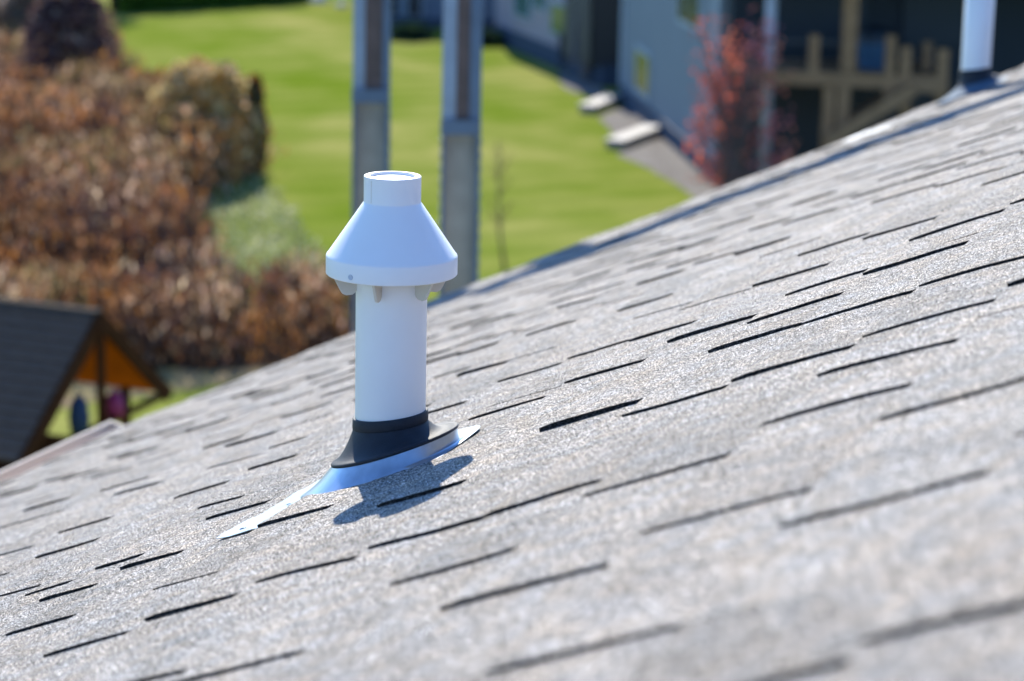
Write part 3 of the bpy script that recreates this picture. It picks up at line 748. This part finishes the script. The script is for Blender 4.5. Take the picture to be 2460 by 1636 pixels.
# shaded rear face with covered deck
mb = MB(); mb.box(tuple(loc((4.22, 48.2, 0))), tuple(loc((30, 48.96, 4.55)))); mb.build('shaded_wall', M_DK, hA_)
mb = MB(); mb.box(tuple(loc((4.6, 48.1, 0))), tuple(loc((9.5, 48.19, 2.3)))); mb.build('patio_shade_panel', M_BLK, hA_)  # near-black slab on the wall, stands in for the shaded recess under the deck
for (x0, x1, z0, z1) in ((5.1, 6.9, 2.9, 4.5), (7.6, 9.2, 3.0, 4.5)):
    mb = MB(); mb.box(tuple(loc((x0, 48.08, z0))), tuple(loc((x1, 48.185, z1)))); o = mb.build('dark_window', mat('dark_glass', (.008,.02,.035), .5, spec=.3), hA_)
mb = MB()
rf = [loc((4.0, 44.9, 4.62)), loc((30.5, 44.9, 4.62)), loc((30.5, 65, 4.62)), loc((2.9, 63.5, 4.62)), loc((9.5, 55, 6.6)), loc((30.5, 55, 6.6))]
mb.add(rf, [(0,1,5,4), (1,2,5), (2,3,4,5), (3,0,4), (3,2,1,0)]); mb.build('roof', M_ROOFD, hA_)
DY = 45.6
dk = empty('timber_deck', (6, DY, 0), 'raised brown timber deck with stairs behind the red tree', 'deck')
D0 = Vector((6, DY, 0))
def dp(x, y, Y=DY): return aty(x, y, Y)-D0
def post(x, y0, y1, w=.20, Y=DY, nm='post'):
    a, b = dp(x, y0, Y), dp(x+(-3 if y1 > y0 else 0), y1, Y); b.x = a.x
    m_ = MB(); m_.bar(a, b, w, w); return m_.build(nm, M_WOOD, dk)
bm_ = MB(); bm_.bar(dp(1800, 182), dp(2275, 200), .22, .26); bm_.build('beam', M_WOOD, dk)
fl_ = MB(); a_ = dp(1760, 172); b_ = dp(2275, 190); fl_.box((a_.x, 0.13, a_.z-.07), (b_.x, 2.4, a_.z)); fl_.build('floor', M_WOOD, dk)
post(2048, -60, 172, .26); post(1957, 84, 176, .18); post(2141, 85, 240, .18); post(2177, 112, 255, .20); post(2228, 100, 190, .16, DY+.8); post(2266, 118, 270, .2)
gz = -D0.z
def leg(x, y0, w=.22, Y=DY):
    a = dp(x, y0, Y); m_ = MB(); m_.bar(a, (a.x, a.y, 0), w, w); m_.build('leg', M_WOOD, dk)
leg(1992, 208, .20); leg(2026, 208, .24); leg(2176, 250, .2); leg(2262, 262, .2)
m_ = MB(); m_.bar(dp(2195, 214, DY-.3), dp(1985, 342, DY-.3), .14, .24); m_.build('stair_stringer', M_WOOD, dk)
m_ = MB()
for k in range(9):
    t = (k+.3)/9; c = dp(2195, 214, DY-.2).lerp(dp(1985, 342, DY-.2), t); m_.box((c.x-.14, c.y+.1, c.z-.02), (c.x+.14, c.y+1.0, c.z+.02))
m_.build('stair_tread', M_WOOD, dk)
m_ = MB(); m_.bar(dp(2177, 205, DY-.1), dp(2270, 212, DY-.1), .14, .2); m_.build('landing_beam', M_WOOD, dk)
m_ = MB(); m_.bar(dp(1800, 96), dp(2040, 104), .05, .05); m_.build('handrail', mat('rail_dark', (.03,.035,.04), .6), dk)
# covered grill on the deck
gr = dp(2100, 178, DY+1.0)+D0
go = empty('covered_grill', (gr.x, gr.y, gr.z), 'blue covered grill standing on the timber deck', 'grill')
m_ = MB(); m_.lathe([(.30, 0), (.33, .35), (.36, .62)], 20); m_.build('body', mat('blue_cover', (.03,.10,.19), .6), go)
m_ = MB(); m_.lathe([(.37, .62), (.36, .75), (.24, .90), (.001, .96)], 20); m_.build('lid', mat('black_lid', (.012,.02,.03), .5), go)
# slim white pole in front of the tree
pb = aty(1839, 343, 46.3); ptp = aty(1861, 0, 46.3)
po = empty('white_pole', (pb.x, 46.3, 0), 'slim white pole standing in the branches of the red tree', 'pole')
m_ = MB(); m_.tube([(0, 0, .18), (0, 0, 6.0)], [.105, .105], 16); m_.build('shaft', mat('pole_white', (.40,.44,.52), .5), po)
m_ = MB(); m_.lathe([(.2, 0), (.2, .1), (.13, .18), (.001, .18)], 16); m_.build('base', M_CONC, po)
# retaining blocks
def block(x0, y0, x1, y1, t, label):
    a, b = gp(x0, y0), gp(x1, y1); c = (a+b)/2; o = empty('retaining_block', c, label, 'retaining wall', 'pale concrete retaining walls at the foot of the house')
    d = (b-a)/2; L_ = d.length; d.normalize(); s = Vector((-d.y, d.x, 0))
    m_ = MB(); m_.obox(Vector((0, 0, .07)), d*L_*1.05, s*.20, Vector((0, 0, .08))); m_.build('block', M_CONC, o, bevel=.03)
    m_ = MB(); m_.obox(Vector((0, 0, .175)), d*(L_*1.05+.05), s*.24, Vector((0, 0, .028))); m_.build('cap_stone', mat('cap_stone', (.29,.28,.265), .75), o, bevel=.02)
block(1412, 271, 1474, 246, .3, 'pale low retaining wall at the blue grey house far corner, the farther one')
block(1478, 356, 1568, 322, .3, 'pale low retaining wall beside the gravel, the nearer and longer one')
# middle house
W2 = Vector((2.25, 64.6, 0)); W3 = Vector((-.75, 75.5, 0))
hB = empty('neighbour_house', W2, 'second neighbouring house, pale lilac siding with a dark covered porch', 'house')
def l2(v): return Vector(v)-W2
wd2 = (W3-W2).normalized(); wn2 = Vector((wd2.y, -wd2.x, 0)); wn2 = wn2 if wn2.x < 0 else -wn2
WA = W2+wd2*2.6-wn2*.05
m_ = MB(); prism(m_, [l2(WA), l2((25, 66, 0)), l2((25, 77, 0)), l2(W3)-wn2*.05], .55, 3.6); m_.build('wall', M_LIL, hB)
m_ = MB(); prism(m_, [l2(W2), l2((25, 64.8, 0)), l2((25, 77.5, 0)), l2(W3)], 0, .55); m_.build('shaded_foundation', M_FND, hB)
m_ = MB(); m_.box((.3-.6, .3, .56), (2.2, .5, 3.4)); 
m_.add([(-.35,.2,.56),(-1.0,2.6,.56),(-1.0,2.6,3.4),(-.35,.2,3.4)], [(0,1,2,3)]); m_.build('porch_shade_panel', M_BLK, hB)  # flat dark panels stand in for the shade inside the porch
m_ = MB(); p0 = aty(1400, 185, 65.5)-W2; p1 = aty(1452, -20, 65.5)-W2; m_.bar(p0, p1, .22, .28); m_.build('stair_stringer', mat('weathered_timber', (.13,.11,.10), .8), hB)
m_ = MB(); p0 = aty(1378, 160, 66)-W2; p1 = aty(1400, -20, 66)-W2; m_.bar(p0, p1, .2, .2); m_.build('porch_post', mat('porch_grey', (.12,.12,.14), .8), hB)
for (x, y0, y1, hw, g_) in ((1350, 15, 82, .9, (.18,.22,.08)), (1258, -30, 38, .8, (.05,.13,.12)), (1300, -60, 20, .6, (.08,.16,.15))):
    d = ray(x, (y0+y1)/2); Pn = W2-wn2*.05; t = (Pn-CAM).dot(wn2)/d.dot(wn2); c = CAM+d*t-W2; hz = (y1-y0)/2*69/FPX
    m_ = MB(); m_.obox(c+wn2*.03, wd2*(hw+.12), wn2*.03, Vector((0, 0, hz+.08))); fo = m_.build('window', M_WFR, hB)
    m_ = MB(); m_.obox(c+wn2*.064, wd2*hw, wn2*.005, Vector((0, 0, hz))); m_.build('pane', mat('green_reflection', g_, .2, spec=.7), fo)
m_ = MB(); rf = [l2((2.2, 64.2, 3.62)), l2((25.5, 64.2, 3.62)), l2((25.5, 78, 3.62)), l2((-.5, 77.8, 3.62)), l2((8, 71, 5.2)), l2((25.5, 71, 5.2))]
m_.add(rf, [(0,1,5,4), (1,2,5), (2,3,4,5), (3,0,4), (3,2,1,0)]); m_.build('roof', M_ROOFD, hB)
def chair(x, y, Y, label):
    g = gp(x, y); o = empty('patio_chair', (g.x, g.y, 0), label, 'chair', 'dark patio chairs by the lilac house')
    mt = mat('chair_navy', (.012,.02,.04), .6)
    m_ = MB(); m_.box((-.32, -.3, .38), (.32, .3, .48)); m_.build('seat', mt, o)
    m_ = MB(); m_.box((-.32, .24, .48), (.32, .32, 1.05)); m_.build('backrest', mt, o)
    for sx in (-.29, .29):
        for sy in (-.27, .27):
            m_ = MB(); m_.box((sx-.025, sy-.025, 0), (sx+.025, sy+.025, .38)); m_.build('leg', mt, o)
chair(1285, 120, 73, 'dark patio chair in front of the lilac house, the farther one left of its window')
chair(1368, 172, 67, 'dark patio chair in front of the lilac house, the nearer one below its window')
# far house
W4 = Vector((-5.2, 79.6, 0))
hC = empty('neighbour_house', W4, 'farthest neighbouring house, low dark windows seen between the steel posts', 'house')
m_ = MB(); prism(m_, [Vector((0,0,0)), Vector((6.2,-.6,0)), Vector((12,10,0)), Vector((0,10,0))], .3, 2.8); m_.build('wall', mat('grey_blue_siding', (.10,.14,.20), .7, noise_amt=.2, nscale=.8), hC)
m_ = MB(); prism(m_, [Vector((-.03,-.04,0)), Vector((6.24,-.66,0)), Vector((12,10,0)), Vector((-.03,10,0))], 0, .3); m_.build('shaded_foundation', M_FND, hC)
for i, (x0, x1) in enumerate(((.35, 1.25), (1.55, 2.0), (4.5, 5.6))):
    yy = -.6*(x0/6.2)
    m_ = MB(); m_.box((x0-.08, yy-.13, .34), (x1+.08, yy-.02, 2.4)); fo = m_.build('window', M_WFR, hC)
    m_ = MB(); m_.box((x0, yy-.17, .38), (x1, yy-.112, 2.3)); m_.build('pane', M_BLK, fo)
m_ = MB(); m_.add([(-.3,-.4,2.81),(6.6,-.9,2.81),(12.6,10.5,2.81),(-.3,10.5,2.81),(4,5,4.4),(8,5,4.4)], [(0,1,5,4),(1,2,5),(2,3,4,5),(3,0,4),(3,2,1,0)]); m_.build('roof', M_ROOFD, hC)
# low dark shrubs along the far walls
random.seed(31)
for (x, y, wp, hp, lb) in ((985, 95, 110, 34, 'low dark green shrub at the foot of the farthest house, between the posts'), (1170, 108, 90, 32, 'low dark green shrub at the foot of the farthest house, right of the posts')):
    shrub(x, y, wp, hp, [(.02,.045,.02), (.03,.07,.02), (.012,.03,.02), (.04,.07,.03)], lb, n=900, size=.14, green=True, boxy=True, grp='low shrubs at the far houses')

# ------------------------------------------------------------------ red tree
random.seed(77)
TB = aty(1765, 470, 45.0); TY = 44.4
tr = empty('red_tree', (aty(1762, 470, TY).x, TY, 0), 'small upright tree with sparse coral red leaves in front of the timber deck', 'tree')
T0_ = Vector((aty(1762, 470, TY).x, TY, 0))
tips = []
mb = MB()
ztop = aty(1780, 30, TY).z
mb.tube([(0, 0, 0), (.03, 0, .4), (-.02, 0, 1.0)], [.07, .06, .05], 8)
mb.build('trunk', mat('tree_bark', (.10,.075,.07), .85), tr)
mb = MB(); lf = MB()
targets = []
for k in range(80):
    py = random.uniform(45, 420); px = random.uniform(1690-.12*py, 1845+.20*py)
    if k < 12: px = 1712+random.gauss(0, 30); py = random.uniform(140, 420)
    px = max(1640, min(1915, px))
    t = aty(px, py, TY+random.uniform(-.45, .45))-T0_
    targets.append((t, px, py))
for t, px, py in targets:
    st_ = Vector((t.x*.08, t.y*.08, max(.2, min(1.0, t.z*.35))))
    md = st_.lerp(t, .5)+Vector((-t.x*.12, 0, .05))
    mb.tube([st_, md, t], [.028, .016, .005], 5, cap=False)
    for _ in range(3):
        q0 = st_.lerp(t, random.uniform(.5, .95)); q1 = q0+Vector((random.gauss(0, .15), random.gauss(0, .15), random.uniform(.08, .35)))
        mb.bar(q0, q1, .008, .008)
    red = random.choice([(.62,.15,.085), (.70,.20,.11), (.50,.12,.09), (.36,.10,.08)])
    if px > 1790: red = random.choice([(.62,.19,.20), (.72,.24,.21), (.80,.27,.17)])  # brighter reds on this side offset the shade of the porch roof
    dens = 14
    for _ in range(dens):
        c = st_.lerp(t, random.uniform(.78, 1.04))+Vector((random.gauss(0, .09), random.gauss(0, .09), random.gauss(0, .11)))
        s = random.uniform(.07, .13); card(lf, c, s*.8, s*1.1, jit(red, .3))
mb.build('branches', mat('branch_bark', (.12,.085,.08), .85), tr)
lf.build('crown', M_DRY, tr)

# ------------------------------------------------------------------ playset
M_ORW = mat('orange_timber', (.62,.13,.010), .9, spec=.05, noise_amt=.4, nscale=4)
M_BRW = mat('brown_timber', (.060,.024,.010), .9, spec=.05, noise_amt=.4, nscale=5)
M_PSR = mat('playset_shingles', (.15,.105,.078), 1.0, spec=.03, noise_amt=.35, nscale=12)
GL = Vector((-4.24, 20.1, 2.14)); GR = Vector((-3.30, 22.4, 2.20)); GA = Vector((-3.755, 21.35, 3.18))
rd = Vector((-.927, .374, 0))
ps = empty('playset', (GA.x, GA.y, 0), 'wooden playset with a dark shingled gable roof at the left edge of the yard', 'playset')
P0 = Vector((GA.x, GA.y, 0)); gl, gr_, ga = GL-P0, GR-P0, GA-P0
RL = 2.6
down = Vector((0, 0, -1))
mb = MB()
nl = (gl-ga).cross(rd).normalized(); nl = nl if nl.z > 0 else -nl
nr = (gr_-ga).cross(rd).normalized(); nr = nr if nr.z > 0 else -nr
N_ = 14
for i in range(N_):                                        # lapped courses on the near slope
    t0, t1 = i/N_, (i+1)/N_
    p0 = ga.lerp(gl, t0)+nl*.03; p1 = ga.lerp(gl, t1)+nl*.06
    mb.add([p0, p0+rd*RL, p1+rd*RL, p1, p1-nl*.02, p1+rd*RL-nl*.02], [(0,1,2,3), (3,2,5,4)])
mb.add([ga, ga+rd*RL, gl+rd*RL, gl], [(0,3,2,1)])
mb.build('roof', M_PSR, ps)
mb = MB(); c0 = ga+nr*.03
mb.add([c0, c0+rd*RL, gr_+rd*RL+nr*.03, gr_+nr*.03], [(0,3,2,1)]); mb.build('roof', M_PSR, ps)
mb = MB(); mb.add([ga, ga+rd*RL, gr_+rd*RL, gr_, ga+nr*.02, ga+rd*RL+nr*.02, gr_+rd*RL+nr*.02, gr_+nr*.02], [(0,1,2,3), (7,6,5,4), (0,3,7,4), (1,5,6,2), (3,2,6,7)]); mb.build('roof_board', M_ORW, ps)
mb = MB(); mb.bar(ga+rd*-.02+Vector((0,0,.03)), ga+rd*RL+Vector((0,0,.03)), .12, .05); mb.build('ridge_cap', mat('ridge_grey', (.035,.03,.027), .9, spec=.05), ps)
for e, nm in ((gl, 'rafter'), (gr_, 'rafter')):
    mb = MB(); mb.bar(ga-rd*.03+Vector((0,0,-.03)), e-rd*.03+Vector((0,0,-.02)), .05, .13); mb.build(nm, M_BRW, ps)
mb = MB(); mb.bar(gl-rd*.02, gr_-rd*.02, .04, .06); mb.build('tie_beam', M_BRW, ps)
far = rd*RL
mb = MB(); mb.add([ga+far, ga.lerp(gl, .55)+far, ga.lerp(gr_, .55)+far], [(0,1,2)]); mb.build('gable_board', M_BRW, ps)
mb = MB(); pm = ga+Vector((.03, -.06, 0)); mb.bar((pm.x, pm.y, .9), (pm.x, pm.y, 3.1), .075, .075); mb.build('post', M_BRW, ps)
fc = (gl+gr_)/2; gd = (gr_-gl).normalized()
for (u, v) in ((-.75, 1.9), (.75, 1.9), (.75, .15), (-.75, .15)):
    p_ = fc+gd*u+rd*v; mb = MB(); mb.bar((p_.x, p_.y, 0), (p_.x, p_.y, 2.35), .09, .09); mb.build('post', M_BRW, ps)
c = fc+rd*1.0; mb = MB(); mb.obox((c.x, c.y, 1.35), gd*.8, rd*1.0, Vector((0, 0, .05))); mb.build('platform', M_BRW, ps)
mb = MB(); c = fc+rd*2.0; mb.obox((c.x, c.y, 1.95), gd*.8, rd*.03, Vector((0, 0, .05))); mb.build('rail', M_BRW, ps)
mb = MB(); c = fc+gd*.72+rd*1.0; mb.obox((c.x, c.y, 1.6), gd*.02, rd*.9, Vector((0, 0, .2))); mb.build('side_board', M_BRW, ps)
def blob(px, py, Y, w_, h_, mt, name, label, cat, z0=None):
    c = aty(px, py, Y); o = empty(name, c, label, cat)
    m_ = MB(); m_.lathe([(.001, -h_/2), (w_*.42, -h_/2), (w_*.52, -h_*.1), (w_*.4, h_*.35), (w_*.15, h_*.5), (.001, h_*.5)], 14); m_.build('body', mt, o)
    m_ = MB(); m_.tube([(-w_*.2, 0, h_*.45), (0, 0, h_*.68), (w_*.2, 0, h_*.45)], [.012]*3, 6); m_.build('handle', mt, o)
blob(190, 996, 20.9, .19, .34, mat('blue_cloth', (.006,.025,.07), .8), 'blue_bag', 'dark blue bag hanging beside the playset post', 'bag')
blob(275, 972, 21.6, .19, .24, mat('magenta_plastic', (.22,.008,.08), .6), 'magenta_bucket', 'small magenta bucket on the playset platform', 'bucket')
gs = gp(5, 1135)
poly_ground('sand_patch', wob([(gs.x-1.6, gs.y-1), (gs.x+.12, gs.y-1), (gs.x+.25, gs.y+.6), (gs.x-1.6, gs.y+1)], .1, 3), .010, ground_mat('play_sand', (.55,.42,.22), (.6,.45,.28), (.5,.36,.14), 1, 3, .2))
